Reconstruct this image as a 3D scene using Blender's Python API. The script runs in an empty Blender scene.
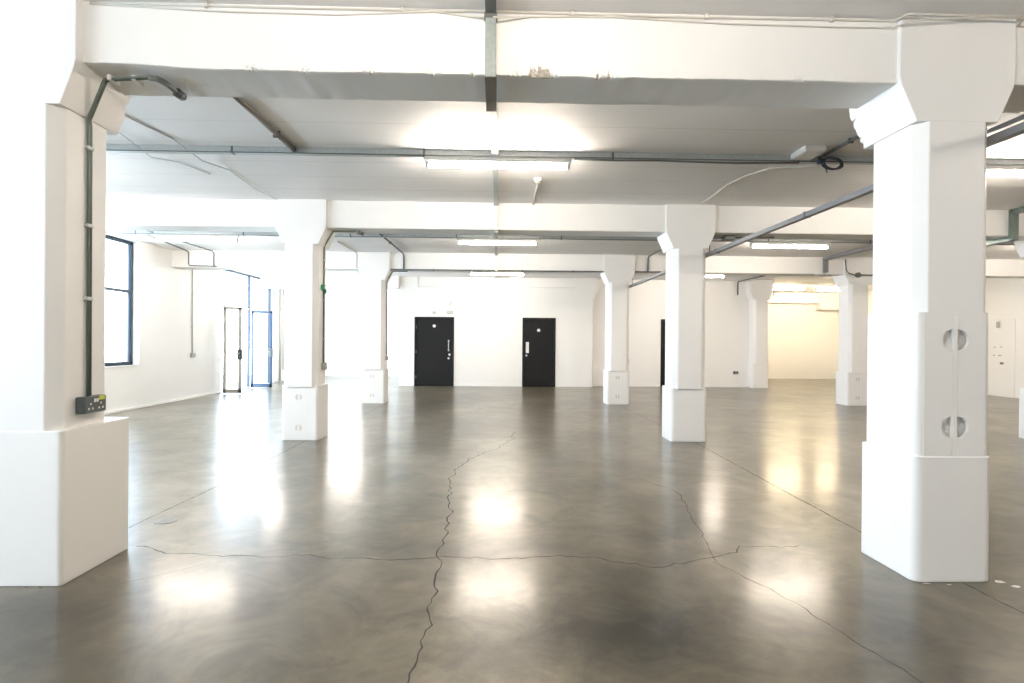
import bpy, bmesh, math, random
from mathutils import Vector, Matrix, noise
random.seed(7)
C = bpy.context.scene.collection
PI = math.pi

# ------------------------------------------------------------------ materials
def new_mat(name):
    m = bpy.data.materials.new(name); m.use_nodes = True
    nt = m.node_tree
    return m, nt, nt.nodes, nt.links, nt.nodes['Principled BSDF']

def simple(name, col, rough=0.5, metal=0.0, vary=0.0, scale=8.0, bump=0.0, spec=None):
    m, nt, N, L, b = new_mat(name)
    b.inputs['Roughness'].default_value = rough
    b.inputs['Metallic'].default_value = metal
    if spec is not None: b.inputs['Specular IOR Level'].default_value = spec
    b.inputs['Base Color'].default_value = (*col, 1)
    if vary or bump:
        g = N.new('ShaderNodeNewGeometry')
        n = N.new('ShaderNodeTexNoise'); n.inputs['Scale'].default_value = scale; n.inputs['Detail'].default_value = 5
        L.new(g.outputs['Position'], n.inputs['Vector'])
        if vary:
            mx = N.new('ShaderNodeMix'); mx.data_type = 'RGBA'
            mx.inputs[6].default_value = (*[c*(1-vary) for c in col], 1)
            mx.inputs[7].default_value = (*[min(1, c*(1+vary)) for c in col], 1)
            L.new(n.outputs['Fac'], mx.inputs[0]); L.new(mx.outputs[2], b.inputs['Base Color'])
        if bump:
            bp = N.new('ShaderNodeBump'); bp.inputs['Strength'].default_value = bump; bp.inputs['Distance'].default_value = 0.01
            L.new(n.outputs['Fac'], bp.inputs['Height']); L.new(bp.outputs['Normal'], b.inputs['Normal'])
    return m

def brick_paint(name, col):
    """white painted brickwork: the courses show only as faint relief"""
    m, nt, N, L, b = new_mat(name)
    b.inputs['Base Color'].default_value = (*col, 1); b.inputs['Roughness'].default_value = 0.55
    g = N.new('ShaderNodeNewGeometry'); s = N.new('ShaderNodeSeparateXYZ'); L.new(g.outputs['Position'], s.inputs[0])
    c = N.new('ShaderNodeCombineXYZ'); L.new(s.outputs['Y'], c.inputs['X']); L.new(s.outputs['Z'], c.inputs['Y'])
    t = N.new('ShaderNodeTexBrick'); t.inputs['Scale'].default_value = 1.0
    t.inputs['Brick Width'].default_value = 0.225; t.inputs['Row Height'].default_value = 0.075; t.inputs['Mortar Size'].default_value = 0.006
    t.inputs['Color1'].default_value = (1,1,1,1); t.inputs['Color2'].default_value = (.9,.9,.9,1); t.inputs['Mortar'].default_value = (0,0,0,1)
    L.new(c.outputs[0], t.inputs['Vector'])
    bp = N.new('ShaderNodeBump'); bp.inputs['Strength'].default_value = 0.25; bp.inputs['Distance'].default_value = 0.006
    L.new(t.outputs['Color'], bp.inputs['Height']); L.new(bp.outputs['Normal'], b.inputs['Normal'])
    return m

def ceiling_paint(name, col):
    """painted board-marked concrete: long shutter-board lines along x and blotchy paint"""
    m, nt, N, L, b = new_mat(name)
    b.inputs['Roughness'].default_value = 0.6
    g = N.new('ShaderNodeNewGeometry'); s = N.new('ShaderNodeSeparateXYZ'); L.new(g.outputs['Position'], s.inputs[0])
    n = N.new('ShaderNodeTexNoise'); n.inputs['Scale'].default_value = 1.3; n.inputs['Detail'].default_value = 6
    L.new(g.outputs['Position'], n.inputs['Vector'])
    mx = N.new('ShaderNodeMix'); mx.data_type = 'RGBA'
    mx.inputs[6].default_value = (*[c*0.93 for c in col], 1); mx.inputs[7].default_value = (*[min(1, c*1.05) for c in col], 1)
    L.new(n.outputs['Fac'], mx.inputs[0])
    mp = N.new('ShaderNodeMapping'); mp.inputs['Scale'].default_value = (0.25, 5.2, 1)
    L.new(g.outputs['Position'], mp.inputs['Vector'])
    v = N.new('ShaderNodeTexNoise'); v.inputs['Scale'].default_value = 1.0; v.inputs['Detail'].default_value = 1
    L.new(mp.outputs[0], v.inputs['Vector'])
    fr = N.new('ShaderNodeMath'); fr.operation = 'MULTIPLY'; fr.inputs[1].default_value = 1/0.62; L.new(s.outputs['Y'], fr.inputs[0])
    fc = N.new('ShaderNodeMath'); fc.operation = 'FRACT'; L.new(fr.outputs[0], fc.inputs[0])
    lt = N.new('ShaderNodeMath'); lt.operation = 'LESS_THAN'; lt.inputs[1].default_value = 0.025; L.new(fc.outputs[0], lt.inputs[0])
    th = N.new('ShaderNodeMath'); th.operation = 'MULTIPLY'; L.new(lt.outputs[0], th.inputs[0]); L.new(v.outputs['Fac'], th.inputs[1])
    m2 = N.new('ShaderNodeMix'); m2.data_type = 'RGBA'; L.new(th.outputs[0], m2.inputs[0]); L.new(mx.outputs[2], m2.inputs[6])
    m2.inputs[7].default_value = (*[c*0.72 for c in col], 1)
    L.new(m2.outputs[2], b.inputs['Base Color'])
    bp = N.new('ShaderNodeBump'); bp.inputs['Strength'].default_value = 0.3; bp.inputs['Distance'].default_value = 0.01
    L.new(v.outputs['Fac'], bp.inputs['Height']); L.new(bp.outputs['Normal'], b.inputs['Normal'])
    return m

def floor_concrete():
    """power-floated, sealed concrete: blotchy grey-olive with darker worn patches, glossy"""
    m, nt, N, L, b = new_mat('sealed_concrete')
    g = N.new('ShaderNodeNewGeometry')
    def noi(scale, det, dist=0.0, rough=0.55):
        n = N.new('ShaderNodeTexNoise'); n.inputs['Scale'].default_value = scale; n.inputs['Detail'].default_value = det
        n.inputs['Distortion'].default_value = dist; n.inputs['Roughness'].default_value = rough
        L.new(g.outputs['Position'], n.inputs['Vector']); return n
    def ramp(src, a, b_, ca, cb):
        r = N.new('ShaderNodeValToRGB'); r.color_ramp.elements[0].position = a; r.color_ramp.elements[1].position = b_
        r.color_ramp.elements[0].color = (*ca, 1); r.color_ramp.elements[1].color = (*cb, 1)
        L.new(src.outputs['Fac'], r.inputs[0]); return r
    big = ramp(noi(0.55, 6, 0.4), 0.28, 0.72, FLOOR_DARK, FLOOR_LIGHT)
    mid = ramp(noi(2.1, 9, 0.9, 0.66), 0.28, 0.70, (0.42, 0.41, 0.39), (1.25, 1.24, 1.21))
    fine = ramp(noi(9, 3, 0.2), 0.25, 0.75, (0.88, 0.88, 0.87), (1.06, 1.06, 1.06))
    # large dark worn stain just in front of the first bay
    sub = N.new('ShaderNodeVectorMath'); sub.operation = 'SUBTRACT'; sub.inputs[1].default_value = (0.60, 3.0, 0); L.new(g.outputs['Position'], sub.inputs[0])
    sc = N.new('ShaderNodeVectorMath'); sc.operation = 'MULTIPLY'; sc.inputs[1].default_value = (0.62, 1.2, 0); L.new(sub.outputs[0], sc.inputs[0])
    ln = N.new('ShaderNodeVectorMath'); ln.operation = 'LENGTH'; L.new(sc.outputs[0], ln.inputs[0])
    w = noi(3.2, 8, 1.5, 0.7)
    ad = N.new('ShaderNodeMath'); ad.operation = 'ADD'; L.new(ln.outputs['Value'], ad.inputs[0]); L.new(w.outputs['Fac'], ad.inputs[1])
    mr = N.new('ShaderNodeMapRange'); mr.inputs['From Min'].default_value = 0.62; mr.inputs['From Max'].default_value = 1.22
    mr.inputs['To Min'].default_value = 0.25; mr.inputs['To Max'].default_value = 1.0; L.new(ad.outputs[0], mr.inputs['Value'])
    # a second worn patch by the nearest left column
    sub2 = N.new('ShaderNodeVectorMath'); sub2.operation = 'SUBTRACT'; sub2.inputs[1].default_value = (-2.45, 3.15, 0); L.new(g.outputs['Position'], sub2.inputs[0])
    sc2 = N.new('ShaderNodeVectorMath'); sc2.operation = 'MULTIPLY'; sc2.inputs[1].default_value = (0.8, 1.2, 0); L.new(sub2.outputs[0], sc2.inputs[0])
    ln2 = N.new('ShaderNodeVectorMath'); ln2.operation = 'LENGTH'; L.new(sc2.outputs[0], ln2.inputs[0])
    ad2 = N.new('ShaderNodeMath'); ad2.operation = 'ADD'; L.new(ln2.outputs['Value'], ad2.inputs[0]); L.new(w.outputs['Fac'], ad2.inputs[1])
    mr2 = N.new('ShaderNodeMapRange'); mr2.inputs['From Min'].default_value = 0.6; mr2.inputs['From Max'].default_value = 1.15
    mr2.inputs['To Min'].default_value = 0.45; mr2.inputs['To Max'].default_value = 1.0; L.new(ad2.outputs[0], mr2.inputs['Value'])
    def mul(a, c):
        x = N.new('ShaderNodeMix'); x.data_type = 'RGBA'; x.blend_type = 'MULTIPLY'; x.inputs[0].default_value = 1
        L.new(a, x.inputs[6]); L.new(c, x.inputs[7]); return x.outputs[2]
    col = mul(mul(mul(mul(big.outputs[0], mid.outputs[0]), fine.outputs[0]), mr.outputs[0]), mr2.outputs[0])
    L.new(col, b.inputs['Base Color'])
    rr = N.new('ShaderNodeMapRange'); rr.inputs['To Min'].default_value = 0.279; rr.inputs['To Max'].default_value = 0.32
    L.new(noi(1.7, 6, 0.8).outputs['Fac'], rr.inputs['Value']); L.new(rr.outputs[0], b.inputs['Roughness'])
    b.inputs['Specular IOR Level'].default_value = 0.30
    b.inputs['Coat Weight'].default_value = 0.30; b.inputs['Coat Roughness'].default_value = 0.15
    return m

def emit(name, col, s):
    m, nt, N, L, b = new_mat(name)
    b.inputs['Base Color'].default_value = (0.9, 0.9, 0.9, 1)
    b.inputs['Emission Color'].default_value = (*col, 1); b.inputs['Emission Strength'].default_value = s
    return m

def glass(name):
    m, nt, N, L, b = new_mat(name)
    N.remove(b)
    t = N.new('ShaderNodeBsdfTransparent'); t.inputs[0].default_value = (0.96, 0.98, 0.99, 1)
    gl = N.new('ShaderNodeBsdfGlossy'); gl.inputs['Roughness'].default_value = 0.02
    lw = N.new('ShaderNodeLayerWeight'); lw.inputs['Blend'].default_value = 0.5
    pw = N.new('ShaderNodeMath'); pw.operation = 'POWER'; pw.inputs[1].default_value = 5.0; L.new(lw.outputs['Facing'], pw.inputs[0])
    f = N.new('ShaderNodeMath'); f.operation = 'MULTIPLY_ADD'; f.inputs[1].default_value = 0.6; f.inputs[2].default_value = 0.03; L.new(pw.outputs[0], f.inputs[0])
    mx = N.new('ShaderNodeMixShader'); L.new(f.outputs[0], mx.inputs[0]); L.new(t.outputs[0], mx.inputs[1]); L.new(gl.outputs[0], mx.inputs[2])
    L.new(mx.outputs[0], N['Material Output'].inputs['Surface'])
    return m

FLOOR_DARK = (0.058, 0.049, 0.031)
FLOOR_LIGHT = (0.218, 0.191, 0.138)
TUBE_S, WARM_S, SKY_S, EXPOSURE = 76.0, 78.0, 5.3, 1.87
M = dict(
    wall=simple('white_wall_paint', (0.86, 0.85, 0.83), 0.55, bump=0.12, scale=22),
    brick=brick_paint('white_painted_brick', (0.86, 0.86, 0.85)),
    ceil=ceiling_paint('white_ceiling_paint', (0.92, 0.91, 0.905)),
    beam=simple('white_beam_paint', (0.85, 0.84, 0.82), 0.55, vary=0.03, scale=3, bump=0.25),
    col=simple('white_column_paint', (0.86, 0.85, 0.835), 0.45, bump=0.1, scale=14),
    panel=simple('white_panel_paint', (0.86, 0.85, 0.835), 0.4),
    slot_shade=simple('finger_slot_shade', (0.66, 0.63, 0.58), 0.7),
    chip=simple('bare_plaster', (0.50, 0.45, 0.39), 0.9, vary=0.45, scale=50, bump=0.8),
    floor=floor_concrete(),
    crack=simple('floor_crack', (0.035, 0.032, 0.028), 0.9),
    joint=simple('floor_joint', (0.10, 0.092, 0.08), 0.8),
    galv=simple('galvanised_steel', (0.50, 0.53, 0.53), 0.45, 0.15, vary=0.2, scale=25),
    galvd=simple('dull_steel', (0.15, 0.16, 0.155), 0.5, 0.3, vary=0.2, scale=20),
    cover=simple('brown_grey_cover', (0.17, 0.155, 0.13), 0.5, 0.2, vary=0.1),
    galvm=simple('weathered_steel', (0.31, 0.35, 0.335), 0.45, 0.15, vary=0.25, scale=30),
    duct=simple('grey_trunking_paint', (0.215, 0.22, 0.235), 0.45, 0.1, vary=0.08),
    green=simple('dark_green_conduit', (0.17, 0.21, 0.19), 0.38, 0.3, vary=0.15, scale=20),
    white=simple('white_plastic', (0.80, 0.79, 0.76), 0.35),
    cable=simple('off_white_cable', (0.62, 0.59, 0.54), 0.5),
    gcable=simple('grey_cable', (0.58, 0.58, 0.59), 0.5),
    bcable=simple('dark_blue_cable', (0.02, 0.03, 0.06), 0.35),
    blackdoor=simple('black_door_paint', (0.0045, 0.005, 0.006), 0.5, vary=0.1, spec=.25),
    blackframe=simple('black_frame_paint', (0.007, 0.0075, 0.008), 0.5, spec=.25),
    steel=simple('brushed_steel', (0.72, 0.72, 0.70), 0.3, 0.8),
    frame=simple('blue_grey_window_frame', (0.035, 0.052, 0.075), 0.4, 0.2),
    dframe=simple('blue_door_frame', (0.03, 0.055, 0.10), 0.4, 0.2),
    gframe=simple('grey_door_frame', (0.50, 0.50, 0.48), 0.4, 0.3),
    glass=glass('clear_glass'),
    socket=simple('grey_metal_socket', (0.10, 0.12, 0.125), 0.4, 0.4),
    pale=simple('pale_socket_metal', (0.42, 0.41, 0.36), 0.4, 0.4),
    callg=simple('green_plastic', (0.02, 0.22, 0.11), 0.4),
    lime=simple('lime_label', (0.55, 0.62, 0.03), 0.5),
    tube=emit('lit_tube', (1.0, 0.885, 0.755), TUBE_S),
    warmtube=emit('warm_lit_tube', (1.0, 0.82, 0.55), WARM_S),
    lens=emit('sensor_led', (1.0, 0.8, 0.5), 1.0),
    iron=simple('cast_iron', (0.20, 0.19, 0.175), 0.5, 0.5, vary=0.2, scale=40),
    reflection=simple('pale_turquoise_reflection', (0.45, 0.75, 0.72), 0.5),
    pave=simple('pale_paving', (0.55, 0.54, 0.52), 0.8, vary=0.1),
    facade=simple('pale_render', (0.75, 0.73, 0.70), 0.8, vary=0.05),
    rail=simple('grey_rail', (0.2, 0.21, 0.22), 0.5),
    dust=simple('white_plaster_smear', (0.75, 0.73, 0.70), 0.9),
)

# ------------------------------------------------------------------ mesh builder
class MB:
    def __init__(s): s.bm = bmesh.new(); s.mats = []; s.cur = 0
    def mat(s, m):
        if m not in s.mats: s.mats.append(m)
        s.cur = s.mats.index(m); return s
    def _tag(s, faces, smooth=False):
        for f in faces: f.material_index = s.cur; f.smooth = smooth
    def box(s, x0, x1, y0, y1, z0, z1, bev=0.0, seg=1):
        return s.prism([(x0, y0), (x1, y0), (x1, y1), (x0, y1)], 'Z', z0, z1, bev, seg)
    def prism(s, pts, axis, a, b, bev=0.0, seg=1):
        """polygon in the plane across axis (X: (y,z); Y: (x,z); Z: (x,y)) pushed from a to b"""
        def P(p, t):
            return {'Z': (p[0], p[1], t), 'Y': (p[0], t, p[1]), 'X': (t, p[0], p[1])}[axis]
        tmp = bmesh.new()
        A = [tmp.verts.new(P(p, a)) for p in pts]; B = [tmp.verts.new(P(p, b)) for p in pts]
        n = len(pts)
        tmp.faces.new(A); tmp.faces.new(B)
        for i in range(n): tmp.faces.new((A[i], A[(i+1) % n], B[(i+1) % n], B[i]))
        bmesh.ops.recalc_face_normals(tmp, faces=tmp.faces)
        if bev:
            bmesh.ops.bevel(tmp, geom=list(tmp.edges), offset=bev, segments=seg, affect='EDGES', profile=0.5)
        s._merge(tmp); return s
    def _merge(s, tmp, smooth=False):
        mp = {}
        for v in tmp.verts: mp[v] = s.bm.verts.new(v.co)
        new = []
        for f in tmp.faces:
            try: new.append(s.bm.faces.new([mp[v] for v in f.verts]))
            except ValueError: pass
        s._tag(new, smooth); tmp.free()
    def tube(s, pts, r, n=10, rect=None, closed=False):
        """round (r) or rectangular (rect=(w,h)) bar along a polyline"""
        P = [Vector(p) for p in pts]; tmp = bmesh.new(); rings = []
        for i, p in enumerate(P):
            d = Vector((0, 0, 0))
            if i > 0 or closed: d += (p - P[i-1]).normalized()
            if i < len(P)-1 or closed: d += (P[(i+1) % len(P)] - p).normalized()
            d.normalize()
            ref = Vector((0, 0, 1)) if abs(d.z) < 0.9 else Vector((0, 1, 0))
            u = d.cross(ref).normalized(); v = u.cross(d).normalized()
            k = 1.0
            if 0 < i < len(P)-1:
                c = max(0.4, (p - P[i-1]).normalized().dot(d)); k = 1/c
            if rect:
                w, h = rect[0]/2, rect[1]/2
                ring = [tmp.verts.new(p + u*(a*w) + v*(b*h)) for a, b in ((-1, -1), (1, -1), (1, 1), (-1, 1))]
            else:
                ring = [tmp.verts.new(p + u*(r*math.cos(2*PI*j/n)) + v*(r*math.sin(2*PI*j/n))) for j in range(n)]
            rings.append(ring)
        m = len(rings[0]); R = len(rings)
        for i in range(R if closed else R-1):
            a, b = rings[i], rings[(i+1) % R]
            for j in range(m): tmp.faces.new((a[j], a[(j+1) % m], b[(j+1) % m], b[j]))
        if not closed: tmp.faces.new(rings[0]); tmp.faces.new(rings[-1])
        bmesh.ops.recalc_face_normals(tmp, faces=tmp.faces)
        s._merge(tmp, smooth=not rect); return s
    def cyl(s, p0, p1, r, n=16): return s.tube([p0, p1], r, n)
    def build(s, name, m, parent=None):
        me = bpy.data.meshes.new(name)
        for mm in ([m] if m else s.mats): me.materials.append(mm)
        s.bm.normal_update(); s.bm.to_mesh(me); s.bm.free()
        o = bpy.data.objects.new(name, me); C.objects.link(o)
        if parent is not None:
            base = ROOT[parent.name]
            me.transform(Matrix.Translation(-base)); o.parent = parent; ROOT[o.name] = base
        else: ROOT[o.name] = Vector((0, 0, 0))
        return o
ROOT = {}
def tag(o, label=None, cat=None, group=None, kind=None):
    for k, v in (('label', label), ('category', cat), ('group', group), ('kind', kind)):
        if v: o[k] = v
    return o
def thing(name, label, cat, loc, group=None, kind=None):
    o = bpy.data.objects.new(name, None); C.objects.link(o); o.location = loc; o.empty_display_size = 0.1
    ROOT[o.name] = Vector(loc); return tag(o, label, cat, group, kind)
def copy_tree(o, loc=None, parent=None, label=None, skip=()):
    c = o.copy(); C.objects.link(c)
    if parent: c.parent = parent
    if loc is not None: c.location = loc; ROOT[c.name] = Vector(loc)
    if label: c['label'] = label
    for ch in list(o.children):
        if ch.name.split('.')[0] not in skip: copy_tree(ch, None, c, None, skip)
    return c
def arc(cx, cy, r, a0, a1, n):
    return [(cx + r*math.cos(a0+(a1-a0)*i/n), cy + r*math.sin(a0+(a1-a0)*i/n)) for i in range(n+1)]

# ------------------------------------------------------------------ grid of the building
XL, XR, X4 = -2.90, 2.90, 8.70
Y1, BAY = 3.90, 5.09
YR = [Y1 + BAY*k for k in range(4)]
ZC, ZB, ZH = 3.56, 3.155, 2.905            # ceiling, beam soffit, bottom of the haunches
WL, WR, YF, YB, YE = -7.60, 14.50, -6.0, 19.04, 24.0
BF, BB = -0.26, 0.17                       # beam faces relative to a column row

# ------------------------------------------------------------------ floor
def floor():
    b = MB().mat(M['floor'])
    b.box(WL-0.35, WR+0.3, YF-0.3, YE+0.3, -0.2, 0.0)
    def strip(pts, w, jit, mat, seed, step=0.05):
        b.mat(mat); rnd = random.Random(seed); P = []
        for i in range(len(pts)-1):
            a, c = Vector((*pts[i], 0)), Vector((*pts[i+1], 0)); n = max(1, int((c-a).length/step))
            for k in range(n): P.append(a.lerp(c, k/n))
        P.append(Vector((*pts[-1], 0))); prev = None
        for i, p in enumerate(P):
            d = (P[min(i+1, len(P)-1)] - P[max(i-1, 0)]).normalized(); nrm = Vector((-d.y, d.x, 0))
            off = jit*(noise.noise(Vector((p.x*5, p.y*5, seed))) + 0.6*noise.noise(Vector((p.x*17, p.y*17, seed))))
            ww = w*(0.45 + 0.9*rnd.random()) if jit else w
            q = p + nrm*off
            v = (b.bm.verts.new((q.x+nrm.x*ww/2, q.y+nrm.y*ww/2, 0.0012)), b.bm.verts.new((q.x-nrm.x*ww/2, q.y-nrm.y*ww/2, 0.0012)))
            if prev:
                f = b.bm.faces.new((prev[0], prev[1], v[1], v[0])); f.material_index = b.cur
            prev = v
    K, J = M['crack'], M['joint']
    strip([(0.30, 9.6), (0.24, 8.8), (0.0, 8.05), (-0.24, 7.64), (-0.47, 6.75), (-0.48, 6.36), (-0.44, 5.5), (-0.39, 5.0), (-0.385, 4.06), (-0.37, 3.65), (-0.355, 3.13), (-0.37, 2.74), (-0.38, 2.3), (-0.30, 1.5)], 0.010, 0.050, K, 1)
    strip([(-2.58, 4.25), (-2.03, 4.07), (-1.34, 4.05), (-0.65, 3.99), (-0.38, 4.04), (0.03, 4.0), (0.45, 4.06), (0.85, 3.96), (1.07, 3.87), (1.41, 3.98), (1.73, 4.11), (1.80, 4.25), (2.25, 4.25)], 0.009, 0.055, K, 2)
    strip([(1.50, 3.95), (1.635, 4.61), (1.81, 5.67), (1.79, 5.86), (1.55, 6.4)], 0.006, 0.03, K, 3)
    strip([(1.50, 3.95), (1.74, 3.28), (1.885, 2.53), (2.0, 1.6)], 0.007, 0.03, K, 4)
    strip([(-2.9, 4.2), (-2.88, 4.9), (-2.82, 6.0), (-2.8, 8.7)], 0.010, 0.004, K, 5)
    strip([(-2.66, 9.3), (-2.6, 13.7)], 0.010, 0.0, J, 6, 0.4)
    strip([(2.98, 8.7), (2.93, 6.4), (2.9, 4.2)], 0.013, 0.006, K, 7)
    strip([(2.935, 3.58), (2.96, 3.18), (2.98, 2.5), (3.0, 1.0)], 0.010, 0.012, K, 8)
    strip([(2.95, 9.3), (2.92, 13.7)], 0.010, 0.0, J, 9, 0.4)
    strip([(-2.75, 9.02), (2.9, 9.02)], 0.004, 0.01, J, 10)
    strip([(-2.3, 3.6), (-1.9, 3.95)], 0.004, 0.02, K, 11)
    # dust and plaster crumbs left round the first pair of columns
    b.mat(M['dust'])
    rnd = random.Random(3)
    def fleck(cx, cy, ax, ay):
        n = 9; vs = [b.bm.verts.new((cx+ax*math.cos(2*PI*i/n)*(0.6+0.5*rnd.random()), cy+ay*math.sin(2*PI*i/n)*(0.6+0.5*rnd.random()), 0.0016)) for i in range(n)]
        f = b.bm.faces.new(vs); f.material_index = b.cur
    fleck(3.19, 3.60, 0.035, 0.03); fleck(3.23, 3.53, 0.03, 0.02); fleck(2.70, 3.58, 0.03, 0.008); fleck(2.83, 3.56, 0.02, 0.006)
    b.mat(K)
    fleck(-2.72, 3.56, 0.012, 0.010); fleck(-2.80, 3.56, 0.010, 0.008); fleck(2.69, 3.605, 0.03, 0.006); fleck(2.75, 3.60, 0.02, 0.005)
    o = b.build('floor', None); return tag(o, 'polished grey concrete floor with cracks and joints', kind='structure')
floor()

# ------------------------------------------------------------------ ceiling and beams
tag(MB().box(WL-0.35, WR+0.3, YF-0.3, YE+0.3, ZC, ZC+0.25).build('ceiling', M['ceil']), 'white painted concrete ceiling', kind='structure')
def beam(row, label, x0=WL, x1=WR, rough=False):
    y0, y1 = YR[row]+BF, YR[row]+BB
    b = MB().mat(M['beam'])
    if not rough:
        b.box(x0, x1, y0, y1, ZB, ZC+0.02, 0.012)
    else:
        # ragged arrises: a strip mesh whose lower edges wander, with broken plaster near the middle
        xs = [x0, x0+2, -3.2] + [-2.7+.008*i for i in range(676)] + [3.2, 6, 10, x1]; prev = None
        chips = [(0.285, 0.09, 1.0), (0.22, 0.05, .9), (0.62, 0.06, .34), (0.70, 0.05, .36), (0.11, 0.06, .3), (-0.42, 0.06, .3), (-0.16, 0.04, .3), (-1.52, 0.08, .34), (-1.2, 0.05, .3), (1.9, 0.05, .3), (-.8, .05, .3)]
        for x in xs:
            def wob(s, a): return a*(noise.noise(Vector((x*2.3, s, 0))) + 0.7*noise.noise(Vector((x*11, s, 2))))
            c = max([0]+[k*(1-abs(x-cx)/w) for cx, w, k in chips if abs(x-cx) < w])
            c = max(0, min(1, c*1.5 + 0.5*noise.noise(Vector((x*60, 3, 0)))*(c > 0)))
            lift = .024*max(0, min(1, (-1.75-x)/.5)) if x > -4 else 0
            prof = [(y0, ZC+0.02), (y0, ZB+0.075)]
            for h in (.06, .045, .033, .022, .012, .004):
                r = noise.noise(Vector((x*70, h*110, 7)))
                dep = max(0, c*1.25-h/.06 + .35*r)*.022 if c > 0 else 0
                prof.append((y0+dep+max(0, .008-h)*.5+wob(1, .002)+.0015*r, ZB+h+lift+wob(3, .005)))
            prof += [(y0+0.020+c*0.02, ZB+lift+wob(3, .005)), (y1-0.016, ZB+wob(4, .004)), (y1+wob(5, .006), ZB+0.016), (y1, ZC+0.02)]
            ring = [b.bm.verts.new((x, y, z)) for y, z in prof]
            if prev:
                for j in range(len(ring)-1):
                    f = b.bm.faces.new((prev[j], prev[j+1], ring[j+1], ring[j]))
                    deep = 2 <= j <= 7 and (ring[j].co.y-y0) > .0075 and c > .45
                    b.mat(M['chip'] if deep else M['beam']); f.material_index = b.cur
            prev = ring
        bmesh.ops.recalc_face_normals(b.bm, faces=b.bm.faces)
    return tag(b.build('ceiling_beam', None), label, kind='structure')
beam(0, 'nearest white concrete beam with chipped lower edge', rough=True)
beam(1, 'second white concrete beam across the hall')
beam(2, 'third white concrete beam across the hall')
beam(3, 'beam over the bright recess beside the entrance', WL, -3.175)
tag(MB().box(8.95, 13.30, 23.72, YE+.1, 3.14, ZC+.02, 0.01).build('trim_1', M['wall']), 'deep bulkhead above the yellow lit recess', kind='structure')
tag(MB().box(13.30, WR, 23.66, YE+.1, 2.88, ZC+.02, 0.01).build('trim_2', M['wall']), 'lower boxed bulkhead in corner of yellow lit recess', kind='structure')

# ------------------------------------------------------------------ walls
def wall_along_y(name, m, x0, x1, y0, y1, openings, label, z1=ZC):
    b = MB(); y = y0
    for a, c, lo, hi in sorted(openings):
        b.box(x0, x1, y, a, 0, z1)
        if lo > 0: b.box(x0, x1, a, c, 0, lo)
        b.box(x0, x1, a, c, hi, z1); y = c
    b.box(x0, x1, y, y1, 0, z1)
    return tag(b.build(name, m), label, kind='structure')
WIN = [(-5.1, -2.5), (0.0, 2.6), (5.1, 7.7), (10.0, 12.60)]
WZ0, WZ1 = 0.93, 3.53
ENT = (16.28, 19.85)
wall_along_y('wall_left', M['brick'], WL-0.35, WL, YF, YE, [(a, c, WZ0, WZ1) for a, c in WIN] + [(ENT[0], ENT[1], 0, 3.46), (21.4, 23.6, 0.9, 3.40)], 'white painted brick wall on the window side')
wall_along_y('wall_right', M['wall'], WR, WR+0.3, YF, YE, [], 'white wall at the far side beyond the columns')
tag(MB().box(WL-.35, WR+.3, YF-0.3, YF, 0, ZC).build('wall_front', M['wall']), 'white wall behind the viewpoint', kind='structure')
tag(MB().box(WL-.35, WR+.3, YE, YE+.3, 0, ZC).build('wall_far', M['wall']), 'white end wall of the two recesses', kind='structure')
D1, D2, D3, DZ = (-2.672, -1.389), (0.84, 1.925), (5.47, 6.60), 2.254
YB2 = 19.32                                   # the end wall steps back beyond its middle column
def back_wall():
    b = MB(); x = -3.17
    for a, c in (D1, D2):
        b.box(x, a, YB, YB+0.4, 0, ZC); b.box(a, c, YB, YB+0.4, DZ, ZC); x = c
    b.box(x, 3.13, YB, YB+0.4, 0, ZC)
    b.box(3.13, D3[0], YB2, YB2+.25, 0, ZC); b.box(D3[0], D3[1], YB2, YB2+.25, DZ, ZC); b.box(D3[1], 8.92, YB2, YB2+.25, 0, ZC)
    b.box(-3.17, -2.95, YB+0.4, YE, 0, ZC); b.box(8.70, 8.92, YB2+0.25, YE, 0, ZC)
    tag(b.build('wall_back', M['wall']), 'long white end wall with black doors', kind='structure')
back_wall()
# low white skirting along the end wall
bs = MB()
for a, c in ((-3.15, D1[0]), (D1[1], D2[0]), (D2[1], 3.12)): bs.box(a, c, YB-0.012, YB, 0, 0.09, 0.003)
for a, c in ((3.15, D3[0]), (D3[1], 8.45)): bs.box(a, c, YB2-0.012, YB2, 0, 0.09, 0.003)
tag(bs.build('baseboard_back', M['wall']), 'white skirting along the end wall', kind='structure')
tag(MB().box(WL, WL+0.03, 7.9, 16.26, 0, 0.05, 0.004).build('baseboard_left', M['wall']), 'low skirting under the window wall', kind='structure')

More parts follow.
